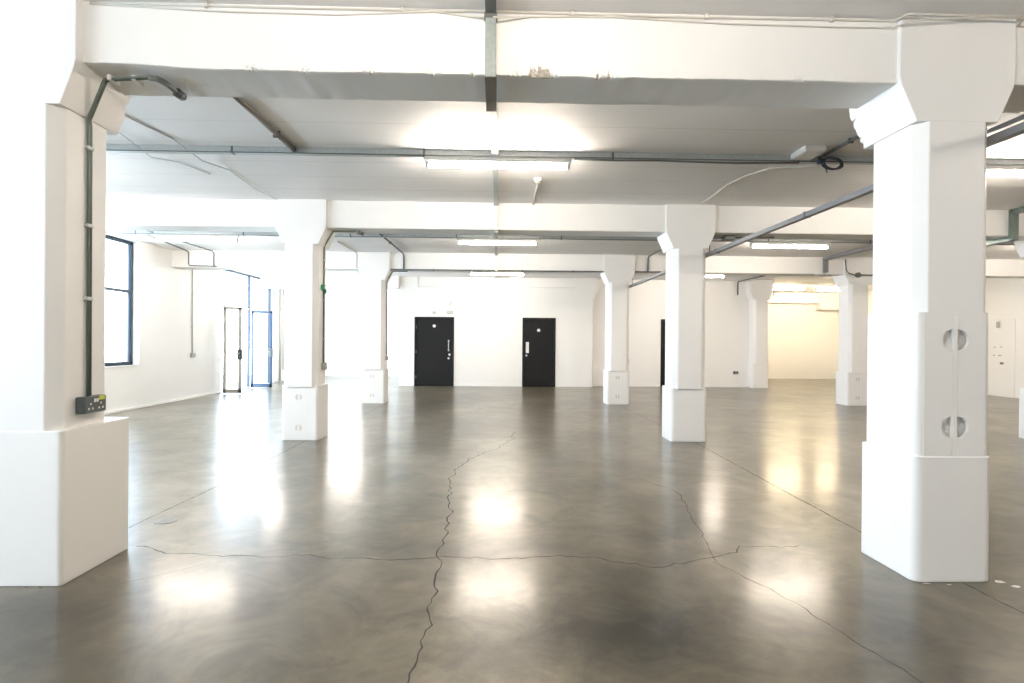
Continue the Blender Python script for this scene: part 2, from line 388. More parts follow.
# ------------------------------------------------------------------ windows in the left wall
def window(n, y0, y1, z0, z1, label):
    w = thing('window_%d' % n, label, None, (WL-0.16, y0, z0), kind='structure')
    x0, x1 = WL-0.19, WL-0.13
    f = MB(); t = 0.075
    f.box(x0, x1, y0, y0+t, z0, z1, 0.006).box(x0, x1, y1-t, y1, z0, z1, 0.006).box(x0, x1, y0, y1, z0, z0+t, 0.006).box(x0, x1, y0, y1, z1-t, z1, 0.006)
    f.build('window_frame', M['frame'], w)
    MB().box(x0-.005, x1+.005, y0+t, y1-t, 2.44, 2.505, 0.006).build('transom', M['frame'], w)
    ym = (y0+y1)/2
    MB().box(x0, x1, ym-0.03, ym+0.03, z0+t, z1-t, 0.005).build('mullion', M['frame'], w)
    s = MB()                                                        # thin inner sash bars
    s.box(x0+.012, x1-.012, y1-t-.05, y1-t-.025, z0+t, z1-t)
    s.build('sash', M['frame'], w)
    for a, c in ((z0+t, 2.44), (2.505, z1-t)):
        MB().box(WL-0.165, WL-0.158, y0+t, y1-t, a, c).build('pane', M['glass'], w)
    MB().box(WL-0.13, WL+0.012, y0, y1, z0-0.03, z0, 0.006).build('window_sill', M['wall'], w)
for i, (a, c) in enumerate(WIN):
    window(i+1, a, c, WZ0, WZ1, ('tall blue-grey window far behind the viewpoint', 'tall blue-grey window level with the viewpoint', 'tall blue-grey window behind the nearest column', 'tall blue-grey framed window seen past nearest column')[i])
window(5, 21.4, 23.6, 0.9, 3.40, 'unseen tall window added to brighten recess past the entrance')  # hidden by a column; added so daylight fills the recess

# ------------------------------------------------------------------ glazed entrance in the left wall
def entrance():
    e = thing('door_1', 'glazed entrance in brick wall with two open leaves', None, (WL, ENT[0], 0), kind='structure')
    xa, xb = WL-0.10, WL-0.02; y0, y1 = ENT
    f = MB(); f.box(xa, xb, y0, y0+.05, 0, 3.46, .005).box(xa, xb, y1-.06, y1, 0, 3.46, .005).box(xa, xb, y0, y1, 3.40, 3.46, .005)
    f.build('door_frame', M['frame'], e)
    MB().box(xa, xb, y0+.05, y1-.06, 2.36, 2.43, .005).build('transom', M['gframe'], e)
    ym = 18.22
    MB().box(xa, xb, ym-.035, ym+.035, 0, 3.40, .005).build('mullion', M['frame'], e)
    MB().box(WL-.063, WL-.057, y0+.05, ym-.035, 2.43, 3.40).build('pane', M['glass'], e)
    MB().box(WL-.063, WL-.057, ym+.035, y1-.06, 2.43, 3.40).build('pane', M['glass'], e)
    MB().box(WL-.063, WL-.057, ym+.035, y1-.06, .02, 2.36).build('pane', M['glass'], e)
    def leaf(x0, x1, yy, fm, stile, label, lock):
        l = MB(); ya, yb = yy-.022, yy+.022; z0, z1 = 0.012, 2.345
        l.box(x0, x0+stile, ya, yb, z0, z1, .004).box(x1-stile, x1, ya, yb, z0, z1, .004)
        l.box(x0, x1, ya, yb, z0, z0+.115, .004).box(x0, x1, ya, yb, z1-.065, z1, .004)
        o = l.build('door_leaf', fm, e); o['label'] = label
        MB().box(x0+stile, x1-stile, yy-.004, yy+.004, z0+.115, z1-.065).build('pane', M['glass'], o)
        k = MB(); k.box(lock-.06, lock+.06, ya-.03, yb+.03, .93, 1.20, .008); k.build('lock_case', M['socket'], o)
        h = MB(); h.cyl((lock, ya-.03, 1.10), (lock, ya-.08, 1.10), .012).cyl((lock, ya-.075, 1.10), (lock-.11, ya-.075, 1.10), .011)
        h.build('lever_handle', M['steel'], o)
    leaf(WL+.17, WL+.665, 16.05, M['gframe'], .085, 'open grey framed glass leaf nearest the hall', WL+.62)
    leaf(WL+.09, WL+.725, 18.05, M['dframe'], .07, 'open blue framed glass leaf at far jamb', WL+.67)
    g = MB()                                                        # long pull handle on the far leaf
    g.cyl((WL+.17, 18.0, .55), (WL+.17, 18.0, 1.35), .012).cyl((WL+.17, 18.0, .6), (WL+.17, 18.03, .6), .008).cyl((WL+.17, 18.0, 1.3), (WL+.17, 18.03, 1.3), .008)
    g.build('pull_handle', M['dframe'], e)
    MB().box(WL-.12, WL+.0, y0, y1, 0, .012, .003).build('threshold', M['galv'], e)
entrance()

# ------------------------------------------------------------------ black doors in the end wall
def disc(m, x, y, z, r, t, n=20): return m.cyl((x, y, z), (x, y-t, z), r, n)
def door(n, x0, x1, label, kind, YB=YB):
    d = thing('door_%d' % n, label, None, ((x0+x1)/2, YB, 0), kind='structure')
    f = MB(); t = .05
    f.box(x0, x0+t, YB-.025, YB+.10, 0, DZ, .004).box(x1-t, x1, YB-.025, YB+.10, 0, DZ, .004).box(x0+t, x1-t, YB-.025, YB+.10, DZ-t, DZ, .004)
    f.build('door_frame', M['blackframe'], d)
    yl = YB+.005
    l = MB(); a, c = x0+t+.004, x1-t-.004
    l.box(a, c, yl, yl+.045, .008, DZ-t-.004, .003)
    lf = l.build('door_leaf', M['blackdoor'], d)
    if kind == 'pull':
        hx = c-.12
        h = MB(); h.cyl((hx, yl-.05, 1.15), (hx, yl-.05, 1.50), .014)
        for z in (1.17, 1.48): h.cyl((hx, yl, z), (hx, yl-.05, z), .011); disc(h, hx, yl, z, .028, .006)
        h.build('pull_handle', M['steel'], lf)
        k = MB(); disc(k, hx+.03, yl, 1.03, .038, .012); k.build('lock_rose', M['steel'], lf)
        k = MB(); disc(k, hx-.0, yl, 0.91, .036, .012); k.build('lock_rose', M['steel'], lf)
        s = MB(); disc(s, x0+.64, yl, 1.96, .052, .004, 28); s.build('door_disc', M['white'], lf)
        for z in (.30, 1.12, 1.92):
            hg = MB(); hg.cyl((a-.004, yl-.008, z-.05), (a-.004, yl-.008, z+.05), .009, 10); hg.build('hinge', M['steel'], lf)
    elif kind == 'push':
        hx = a+.10
        k = MB(); k.box(hx-.04, hx+.06, yl-.004, yl, 1.10, 1.46, .002); k.build('push_plate', M['white'], lf)
        k = MB(); disc(k, hx-.02, yl, 1.02, .036, .012); k.cyl((hx-.02, yl-.012, 1.02), (hx-.02, yl-.04, 1.02), .016); k.build('lock_rose', M['steel'], lf)
        s = MB(); disc(s, x0+.53, yl, 1.845, .05, .004, 28); s.build('door_disc', M['white'], lf)
        for z in (.30, 1.12, 1.92):
            hg = MB(); hg.cyl((c+.004, yl-.008, z-.05), (c+.004, yl-.008, z+.05), .009, 10); hg.build('hinge', M['blackframe'], lf)
    else:
        k = MB(); disc(k, c-.1, yl, 1.03, .038, .012); k.build('lock_rose', M['steel'], lf)
door(2, *D1, 'black door with vertical steel pull handle', 'pull')
door(3, *D2, 'black door with white push plate', 'push')
door(4, *D3, 'black door mostly hidden behind a column', 'plain', YB2)

# white double door in the right wall
def side_door():
    d = thing('door_5', 'flush white double door in the far side wall', None, (WR, 15.9, 0), kind='structure')
    f = MB(); f.box(WR-.03, WR+.01, 15.0, 15.05, 0, 2.27, .003).box(WR-.03, WR+.01, 16.78, 16.83, 0, 2.27, .003).box(WR-.03, WR+.01, 15.05, 16.78, 2.22, 2.27, .003)
    f.build('door_frame', M['panel'], d)
    for a, c, lk in ((15.053, 15.91, 15.86), (15.92, 16.777, 16.0)):
        l = MB().box(WR-.02, WR+.01, a, c, .004, 2.217, .003).build('door_leaf', M['panel'], d)
    k = MB().box(WR-.026, WR-.02, 16.28, 16.40, .93, .99, .002).build('lock_case', M['socket'], d)
    for y, z in ((16.58, 1.42), (16.36, 1.43), (16.60, 1.18), (16.44, 1.18), (16.38, 1.18)):
        MB().box(WR-.025, WR-.02, y-.03, y+.03, z-.018, z+.018, .002).build('fixing_plate', M['pale'], d)
    MB().box(WR-.06, WR-.02, 16.42, 16.50, 1.98, 2.16, .004).build('door_closer', M['pale'], d)
side_door()

# ------------------------------------------------------------------ columns
def chamfered(cx, cy, hx, y0, y1, c):
    x0, x1 = cx-hx, cx+hx
    return [(x0+c, y0), (x1-c, y0), (x1, y0+c), (x1, y1-c), (x1-c, y1), (x0+c, y1), (x0, y1-c), (x0, y0+c)]
def rounded(cx, hx, y0, y1, r, n=5):
    x0, x1 = cx-hx, cx+hx; P = []
    for px, py, a in ((x1-r, y0+r, -PI/2), (x1-r, y1-r, 0), (x0+r, y1-r, PI/2), (x0+r, y0+r, PI)): P += arc(px, py, r, a, a+PI/2, n)
    return P
def capital(cx, cy, rough=0, a=.372):
    """haunched head: upright block to the ceiling, splayed cheeks down to the shaft"""
    h = 0.262
    y0, y1 = cy-0.3215, cy+0.215
    pts = [(cx-h, ZH), (cx+h, ZH), (cx+h+.012, ZH+.03), (cx+a-.012, ZB-.03), (cx+a, ZB+.03), (cx+a, ZC+.01), (cx-a, ZC+.01), (cx-a, ZB+.03), (cx-a+.012, ZB-.03), (cx-h-.012, ZH+.03)]
    b = MB()
    b.prism(pts, 'Y', y0, y1, 0.004, 2)
    if rough:
        bmesh.ops.subdivide_edges(b.bm, edges=[e for e in b.bm.edges if e.calc_length() > .08], cuts=11, use_grid_fill=True)
        for v in b.bm.verts:
            if v.co.z < ZB+.02 and v.co.y > y1-.02:
                v.co.x += .018*noise.noise(v.co*rough*3.1); v.co.y += .018*noise.noise(v.co*rough*3.3+Vector((5, 1, 2))); v.co.z += .012*noise.noise(v.co*rough*2.7+Vector((2, 8, 2)))
    return b
def half_moon_panel(cx0, cx1, z0, z1, ya, yb, side, holes, r, gap):
    """door panel whose meeting edge carries half-moon finger holes; side=+1: meeting edge at cx1"""
    pts = []
    if side > 0:
        pts = [(cx0, z0), (cx1, z0)]
        for hz in sorted(holes): pts += [(cx1-gap, hz-r)] + [(cx1-gap-r*math.cos(t), hz+r*math.sin(t)) for t in [(-PI/2)+PI*i/14 for i in range(1, 14)]] + [(cx1-gap, hz+r)] if gap else [(cx1, hz-r)] + [(cx1-r*math.cos(t), hz+r*math.sin(t)) for t in [(-PI/2)+PI*i/14 for i in range(1, 14)]] + [(cx1, hz+r)]
        pts += [(cx1, z1), (cx0, z1)]
    else:
        pts = [(cx1, z0), (cx0, z0)]
        for hz in sorted(holes): pts += [(cx0, hz-r)] + [(cx0+r*math.cos(t), hz+r*math.sin(t)) for t in [(-PI/2)+PI*i/14 for i in range(1, 14)]] + [(cx0, hz+r)]
        pts += [(cx0, z1), (cx1, z1)]
    return MB().prism(pts, 'Y', ya, yb)
def column(cx, cy, label, hp=0.81, ply=(-.29, .225), phx=.275, slots=True, rough=0, sharp=False, pdx=0, sz=0, ca=.372):
    t = thing('concrete_column', label, 'column', (cx, cy, 0), 'white concrete columns', 'thing')
    if sharp: pl = MB().prism(rounded(cx+pdx, phx, cy+ply[0], cy+ply[1], .03), 'Z', 0, hp, .006, 2)
    else: pl = MB().prism(rounded(cx+pdx, phx, cy+ply[0], cy+ply[1], .055), 'Z', 0, hp, .006, 2)
    p = pl.build('plinth', M['panel'], t)
    MB().prism(chamfered(cx, cy, .25, cy-.320, cy+.19, .07), 'Z', sz or hp-.02, ZH+.03, .008, 2).build('shaft', M['col'], t)
    capital(cx, cy, rough, ca).build('capital', M['col'], t)
    if slots:
        for z in (.64, .19):
            for s in (-1, 1):
                y = cy+ply[0]
                pts = [(cx-.02+s*(.014+.036*math.cos(q)), z+.045*math.sin(q)) for q in [-PI/2+PI*i/10 for i in range(11)]]
                MB().prism(pts, 'Y', y-.003, y+.01).build('finger_slot', M['slot_shade'], p)  # flat grey half-discs paint the shade inside the finger holes
    return t
# nearest pair
column(XL, Y1, 'nearest column by the window side with steel conduit and dark socket', hp=.934, ply=(-.325, .335), phx=.292, slots=False, rough=9, sharp=True, ca=.355)
def near_right():
    cy = Y1+.03
    t = column(XR, cy, 'nearest column with half-moon finger holes in its boxed casing', hp=.79, ply=(-.334, .23), phx=.256, slots=False, rough=13, pdx=-.013, sz=1.685)
    # boxed casing above the plinth, hollow behind its pair of flush access doors
    y0, y1 = cy-.326, cy+.195
    mid = XR-.005; yc = y0+.003
    out = rounded(XR-.012, .245, yc, y1, .05) + [(mid-.115, yc), (mid-.115, yc+.045), (mid+.115, yc+.045), (mid+.115, yc)]
    cs = MB().prism(out, 'Z', .785, 1.70).build('access_casing', M['panel'], t)
    half_moon_panel(XR-.205, mid-.018, .79, 1.70, y0, y0+.022, 1, (.975, 1.525), .068, 0).build('access_door', M['panel'], t)
    half_moon_panel(mid+.018, XR+.190, .79, 1.70, y0, y0+.022, -1, (.975, 1.525), .068, 0).build('access_door', M['panel'], t)
    MB().box(mid-.0165, mid+.0165, y0+.002, y0+.022, .79, 1.70, .002).build('centre_post', M['panel'], t)
    return t
near_right()
L2 = column(XL, YR[1], 'column carrying a small green call point and a conduit')
def same(x, k, label, plain=True, y=None): return copy_tree(L2, (x, y or YR[k], 0), None, label, ('finger_slot',) if plain else ())
same(XR, 1, 'column in front of the half hidden black door')
same(XL, 2, 'column just beside the black door with the pull handle', False)
same(XR, 2, 'column standing between push-plate door and half hidden door', False)
same(XL, 3, 'column built into the end wall at recess corner', True, 19.37)
same(XR, 3, 'column built into end wall where it steps back', True, 19.37)
same(X4, 1, 'column cut by the frame beyond the boxed column')
same(X4, 2, 'column standing before the yellow lit recess', False)
same(X4, 3, 'column ending the white wall beside yellow lit recess', True, 19.27)

# ------------------------------------------------------------------ fluorescent lights
ROWY = [-3.8, 1.30, 6.36, 11.42, 16.72]
ZT = 3.405
def make_light(x, y, label, tube='tube'):
    g = 'fluorescent batten lights'
    t = thing('fluorescent_light', label, 'ceiling light', (x, y, ZT), g)
    MB().box(x-.80, x+.80, y-.028, y+.028, ZT+.035, ZT+.088, .006, 2).build('batten_housing', M['white'], t)
    b = MB().mat(M[tube]); b.cyl((x-.755, y, ZT-.008), (x+.755, y, ZT-.008), .019, 8)
    b.mat(M['steel'])
    for f in b.bm.faces:
        if len(f.verts) > 4: f.material_index = b.cur; f.smooth = False      # metal end caps
    b.build('lamp_tube', None, t)
    for s in (-1, 1):
        MB().box(x+s*.765-.016, x+s*.765+.016, y-.022, y+.022, ZT-.032, ZT+.04, .005, 2).build('lamp_holder', M['white'], t)
    return t
L0 = make_light(0, ROWY[2], 'nearest lit tube light under the first cross trunking')
spots = [
    (0, 3, 'second lit tube light along the central trunking'), (0, 4, 'third lit tube light along central trunking, nearest the doors'),
    (0, 1, 'unseen tube light above the viewpoint, added for the foreground'), (0, 0, 'unseen tube light behind the viewpoint, added for the foreground'),  # lamps of the two rows out of view, added to light the foreground
    (-5.8, 2, 'lit tube light behind the nearest column on window side'), (-5.8, 3, 'lit tube light above the framed window bay'), (-5.8, 4, 'lit tube light near the glazed entrance'),
    (-5.8, 1, 'unseen added tube light beside the window level with viewpoint'),
    (5.8, 2, 'lit tube light just past the boxed column'), (5.8, 3, 'lit tube light before the column of the yellow lit recess'), (5.8, 4, 'lit tube light above the half hidden black door'),
    (5.8, 1, 'unseen added tube light beside the boxed column, near viewpoint'), (11.6, 3, 'lit tube light in the middle of the outer bays'), (11.6, 2, 'lit tube light over the nearest outer bay'), (11.6, 4, 'lit tube light beside the white double door'),
]
ZK = ZC-.087
for x, r, lab in spots: copy_tree(L0, (x, ROWY[r], ZT if r > 1 else ZK), None, lab)
copy_tree(L0, (-5.3, 21.4, ZK), None, 'added tube light brightening the recess past the entrance')  # extra lamp out of sight, added to brighten the recess
W0 = make_light(10.6, 21.3, 'warm tube light in yellow recess beside the wall end', 'warmtube')
W0.location.z = ZK
copy_tree(W0, (12.7, 21.5, ZK), None, 'warm tube light in yellow recess farther from wall end')

# ------------------------------------------------------------------ trunking and conduit
def run(name, label, cat, pts, mat, r=.0, rect=None, clips=(), group=None, part='pipe'):
    t = thing(name, label, cat, pts[0], group)
    MB().tube(pts, r, 10, rect).build(part, mat, t)
    for c in clips:
        p, d = Vector(c[0]), c[1]
        s = (r or max(rect)/2)+.007
        b = MB()
        if d == 'X': b.box(p.x-.012, p.x+.012, p.y-s, p.y+s, p.z-s, p.z+s, .003)
        elif d == 'Y': b.box(p.x-s, p.x+s, p.y-.012, p.y+.012, p.z-s, p.z+s, .003)
        else: b.box(p.x-s, p.x+s, p.y-s, p.y+s, p.z-.012, p.z+.012, .003)
        b.build('clip', mat, t)
    return t
# central trunking, front to back, dropping round every beam
def central():
    t = thing('cable_trunking', 'steel trunking run down the middle, stepping round each beam', 'trunking', (-.05, 2, ZC))
    yf, yb = Y1+BF, Y1+BB
    def sec(pts, m, w=.066, d=.05, nm='trunking_section'): return MB().tube(pts, 0, 4, (w, d)).build(nm, m, t)
    sec([(-.052, .4, ZC-.025), (-.052, yf-.05, ZC-.025)], M['galvd'])
    MB().box(-.085, -.019, yf-.05, yf, ZB-.03, ZC, .003).build('trunking_section', M['galvm'], t)
    MB().box(-.092, -.012, yf-.052, yf-.0, ZC-.075, ZC-.045, .003).build('cover_strap', M['galvd'], t)
    MB().box(-.086, -.013, yf-.05, yb+.06, ZB-.036, ZB-.030, .001).build('soffit_cover', M['cover'], t)
    MB().box(-.078, -.016, yb, yb+.05, ZB-.03, ZC, .003).build('trunking_section', M['cover'], t)
    y = YR[1]+BF
    sec([(-.045, yb+.05, ZC-.02), (-.02, y-.04, ZC-.02)], M['galv'], .062, .04)
    for k, mm in ((1, 'white'), (2, 'white')):
        yf, yb = YR[k]+BF, YR[k]+BB
        MB().box(-.055, .005, yf-.04, yf, ZB-.03, ZC, .003).build('trunking_section', M[mm], t)
        MB().box(-.058, .008, yf-.045, yf, ZC-.05, ZC-.005, .003).build('cover_strap', M['galvd'], t)
        MB().box(-.055, .005, yf-.04, yb+.04, ZB-.045, ZB, .003).build('soffit_cover', M['galv' if k == 1 else 'white'], t)
        MB().box(-.055, .005, yb, yb+.04, ZB-.03, ZC, .003).build('trunking_section', M[mm], t)
        ye = YR[k+1]+BF if k == 1 else YB
        sec([(-.025, yb+.04, ZC-.02), (-.025, ye-.0, ZC-.02)], M['galv' if k == 1 else 'white'], .06, .04)
central()
def cross(y, x0, x1, label, w=.075):
    t = thing('cable_trunking', label, 'trunking', (0, y, ZC))
    MB().box(x0, x1, y-w/2, y+w/2, ZC-.068, ZC, .003).build('trunking_body', M['galv'], t)
    MB().box(x0, x1, y-w/2-.004, y-w/2, ZC-.070, ZC-.058).build('lid_lip', M['galvd'], t)
    x = x0+.6
    while x < x1:
        MB().box(x-.012, x+.012, y-w/2-.006, y+w/2+.003, ZC-.072, ZC, .002).build('coupling', M['galvd'], t); x += 2.05
    return t
cross(ROWY[2], WL+.05, WR-.05, 'first cross trunking on ceiling, above the nearest tube light')
cross(ROWY[3], WL+.05, WR-.05, 'second cross trunking on ceiling, behind the second beam')
cross(ROWY[4], WL+.05, X4, 'third cross trunking on ceiling, nearest the doors', .06)
run('cable', 'black cable clipped under first cross trunking beside tube light', 'cable', [(.83, ROWY[2]-.045, ZC-.085), (1.3, ROWY[2]-.045, ZC-.09), (1.7, ROWY[2]-.045, ZC-.084), (2.6, ROWY[2]-.045, ZC-.10), (3.3, ROWY[2]-.045, ZC-.085)], M['galvd'], .010)

# the long grey duct that passes the window-opposite row of columns
t = thing('suspended_duct', 'long grey square duct hung beside the row of columns', 'duct', (3.25, 1, 2.86))
MB().tube([(3.262, .8, 2.845), (3.25, 8.9, 2.85), (3.225, 14.6, 2.84)], 0, 4, (.060, .050)).build('duct_body', M['duct'], t)
for y in (2.2, 6.05, 8.55, 10.2, 12.2):
    MB().box(3.212, 3.288, y-.012, y+.012, 2.818, 2.88, .003).build('joint_strap', M['duct'], t)
for y in (3.95, 8.85, 13.95):
    MB().cyl((3.25, y, 2.87), (3.25, y, ZB), .008, 8).build('hanger_rod', M['duct'], t)

# conduit up the nearest left column, its socket and the flexible end
sx = XL+.25
def near_conduit():
    t = thing('steel_conduit', 'pair of dark steel conduits climbing the nearest column to beam', 'conduit', (sx, 3.88, 1.1))
    for o in (-.035, -.014):
        MB().tube([(sx+.014, 3.87+o, 1.11), (sx+.014, 3.862+o, 2.86), (sx+.020, 3.845+o, 2.90), (XL+.375+.012, 3.80+o, ZB-.055), (XL+.41, 3.79+o, ZB-.022), (XL+.72, 3.75+o, ZB-.018)], .0085, 10).build('pipe', M['green'], t)
    for z in (1.75, 2.22, 2.72):
        MB().box(sx, sx+.026, 3.805, 3.865, z-.012, z+.012, .004).build('saddle_clip', M['galv'], t)
    for x in (XL+.45, XL+.60):
        MB().box(x-.012, x+.012, 3.73, 3.83, ZB-.035, ZB, .004).build('saddle_clip', M['white'], t)
    MB().tube([(XL+.70, 3.725, ZB-.02), (XL+.745, 3.74, ZB-.02), (XL+.765, 3.79, ZB-.022), (XL+.772, 3.86, ZB-.028), (XL+.775, 3.92, ZB-.032)], .019, 12).build('flexible_end', M['galvd'], t)
    b = MB(); b.cyl((XL+.775, 3.91, ZB-.032), (XL+.78, 3.97, ZB-.034), .030, 16); b.cyl((XL+.78, 3.97, ZB-.034), (XL+.78, 3.985, ZB-.034), .023, 16)
    b.build('end_cap', M['socket'], t)
near_conduit()
def double_socket():
    x = sx; t = thing('double_socket', 'dark grey metal double socket on the nearest column', 'socket', (x, 3.84, 1.06))
    MB().box(x, x+.055, 3.740, 3.945, 1.015, 1.122, .006, 2).build('back_box', M['socket'], t)
    MB().box(x+.055, x+.061, 3.745, 3.94, 1.018, 1.119, .002).build('face_plate', M['socket'], t)
    for y in (3.795, 3.890):
        for dy, dz in ((0, .018), (-.018, -.012), (.018, -.012)):
            MB().box(x+.061, x+.0625, y+dy-.006, y+dy+.006, 1.056+dz-.006, 1.056+dz+.006).build('socket_hole', M['white'], t)
    for y in (3.832, 3.855):
        MB().box(x+.061, x+.066, y-.010, y+.008, 1.083, 1.106, .002).build('rocker_switch', M['white'], t)
    MB().box(x+.061, x+.063, 3.872, 3.925, 1.094, 1.121, .0005).build('label_sticker', M['lime'], t)
double_socket()
# second and third columns of that row
def column_conduit(k, ztop, label, cat='conduit'):
    y = YR[k]-.03; x = sx
    t = thing('steel_conduit', label, cat, (x, y, 1.1))
    MB().tube([(x+.012, y, 1.14), (x+.012, y, ZH-.02), (x+.018, y, ZH+.02), (XL+.385, y-.03, ZB-.05), (XL+.41, y-.04, ZB-.018), (XL+.42+.34, y-.06, ZB-.016)], .0125, 10).build('pipe', M['green'], t)
    for z in (1.5, 2.1, 2.7): MB().box(x, x+.028, y-.03, y+.03, z-.012, z+.012, .004).build('saddle_clip', M['galv'], t)
    if k == 1:
        MB().cyl((XL+.78, y-.06, ZB-.03), (XL+.86, y-.02, ZB-.05), .03, 12).build('end_cap', M['galvd'], t)
column_conduit(1, 0, 'steel conduit climbing the column with the green call point')
column_conduit(2, 0, 'steel conduit climbing the column beside the pull-handle door')
def small_socket(x, y, z, face, label, m, w=.09, h=.09, d=.05):
    """surface box with a plate; face = '+X', '-Y' """
    t = thing('wall_socket', label, 'socket', (x, y, z))
    if face == '+X':
        MB().box(x, x+d, y-w/2, y+w/2, z-h/2, z+h/2, .006, 2).build('back_box', m, t)
        MB().box(x+d, x+d+.006, y-w/2+.004, y+w/2-.004, z-h/2+.004, z+h/2-.004, .002).build('face_plate', m, t)
        MB().box(x+d+.006, x+d+.010, y-.012, y+.012, z+.004, z+.030, .002).build('rocker_switch', M['white'], t)
    else:
        MB().box(x-w/2, x+w/2, y-d, y, z-h/2, z+h/2, .006, 2).build('back_box', m, t)
        MB().box(x-w/2+.004, x+w/2-.004, y-d-.006, y-d, z-h/2+.004, z+h/2-.004, .002).build('face_plate', m, t)
        MB().box(x-.012, x+.012, y-d-.010, y-d-.006, z+.002, z+.026, .002).build('rocker_switch', M['white'], t)
    return t
small_socket(sx, YR[1]-.03, 1.09, '+X', 'pale metal socket below the green call point', M['pale'], .11, .11)
small_socket(sx, YR[2]-.03, 1.06, '+X', 'pale metal socket on column beside the pull-handle door', M['pale'], .10, .10)
small_socket(XR+.25, YR[1]-.05, 1.03, '+X', 'pale metal socket on column before the half hidden door', M['pale'], .10, .13, .04)
small_socket(XR+.25, YR[2]-.05, 1.03, '+X', 'metal socket on column between the push-plate and hidden doors', M['pale'], .10, .12, .04)
small_socket(8.00, YB2, .49, '-Y', 'dark double socket low on the end wall', M['socket'], .17, .09, .04)
small_socket(WL, 14.75, 1.08, '+X', 'grey socket box on white brick wall below conduit', M['pale'], .17, .10, .05)
t = thing('call_point', 'small green emergency call point on a column edge', 'call point', (sx, 8.9, 2.28))
MB().box(sx, sx+.05, 8.84, 8.95, 2.24, 2.32, .006, 2).build('call_box', M['callg'], t)
MB().box(sx+.05, sx+.055, 8.865, 8.925, 2.26, 2.30, .002).build('press_plate', M['white'], t)
MB().box(sx, sx+.04, 8.97, 9.03, 2.20, 2.26, .006, 2).build('link_box', M['callg'], t)

# conduit along the third beam between the columns and small drops
yb3 = YR[2]+BF-.02
run('steel_conduit', 'dark conduit along lower edge of third beam', 'conduit', [(XL+.40, yb3, ZB-.0), (XR-.37, yb3, ZB-.0)], M['galvd'], .018, clips=[((x, yb3, ZB), 'X') for x in (-1.5, 0.6, 1.8)])
run('steel_conduit', 'short conduit on third beam beside column near hidden door', 'conduit', [(XR+.38, yb3, ZB+.01), (XR+1.0, yb3, ZB+.01)], M['galvd'], .018)
run('conduit_drop', 'bent conduit dropping down third beam beside pull-handle column', 'conduit', [(-2.24, ROWY[3]-.3, ZC-.04), (-2.20, yb3-.1, ZC-.04), (-2.20, yb3-.02, ZC-.08), (-2.20, yb3, ZB+.02)], M['galvd'], .020, clips=[((-2.23, 12.2, ZC-.04), 'Y')])
run('conduit_drop', 'bent conduit dropping down third beam near hung duct', 'conduit', [(3.585, ROWY[3]+.3, ZC-.04), (3.585, yb3-.1, ZC-.04), (3.585, yb3-.02, ZC-.08), (3.585, yb3, ZB+.02)], M['galvd'], .018)
run('conduit_drop', 'white painted conduit bent over third beam toward bright recess', 'conduit', [(-3.34, 12.3, ZC-.02), (-3.30, yb3-.08, ZC-.02), (-3.30, yb3, ZC-.06), (-3.30, yb3, ZB+.02)], M['cable'], .016)
run('conduit_drop', 'conduit bent over end of wall beside the yellow recess column', 'conduit', [(8.1, 16.75, ZC-.03), (8.04, YB2-.1, ZC-.03), (8.05, YB2-.025, ZC-.08), (8.05, YB2-.022, 3.09)], M['galvd'], .020)
run('conduit_drop', 'short vertical conduit at recess side of last column', 'conduit', [(9.12, 19.0, ZC), (9.12, 19.0, 3.05)], M['galvd'], .014)
# ceiling conduits in the first bay
run('ceiling_conduit', 'brown-grey conduit on ceiling from nearest beam to first trunking', 'conduit', [(-2.21, Y1+BB, ZC-.03), (-2.19, ROWY[2]-.04, ZC-.03)], M['cover'], .027, clips=[((-2.2, 5.85, ZC-.03), 'Y')])
run('ceiling_conduit', 'short conduit on ceiling from boxed column to cable coil', 'conduit', [(3.53, Y1+BB, ZC-.03), (3.53, ROWY[2]-.04, ZC-.03)], M['galvd'], .018, clips=[((3.53, 5.75, ZC-.03), 'Y')])
run('ceiling_conduit', 'conduit on ceiling beyond the boxed column head', 'conduit', [(4.62, Y1+BB, ZC-.06), (4.62, ROWY[2]-.04, ZC-.05)], M['galvd'], .022)
t = thing('junction_box', 'dark junction box on ceiling past the boxed column head', 'box', (4.35, 4.75, ZC))
MB().box(4.25, 4.42, 4.6, 4.85, ZC-.09, ZC, .008, 2).build('box_body', M['green'], t); MB().box(4.26, 4.41, 4.61, 4.84, ZC-.096, ZC-.09, .002).build('box_lid', M['galvd'], t)
t = thing('junction_box', 'flat white box on ceiling beside the dark cable coil', 'box', (3.32, 6.1, ZC))
MB().box(3.20, 3.42, 5.99, 6.31, ZC-.055, ZC, .005, 2).build('box_body', M['white'], t); MB().box(3.21, 3.41, 6.0, 6.30, ZC-.061, ZC-.055, .002).build('box_lid', M['white'], t)
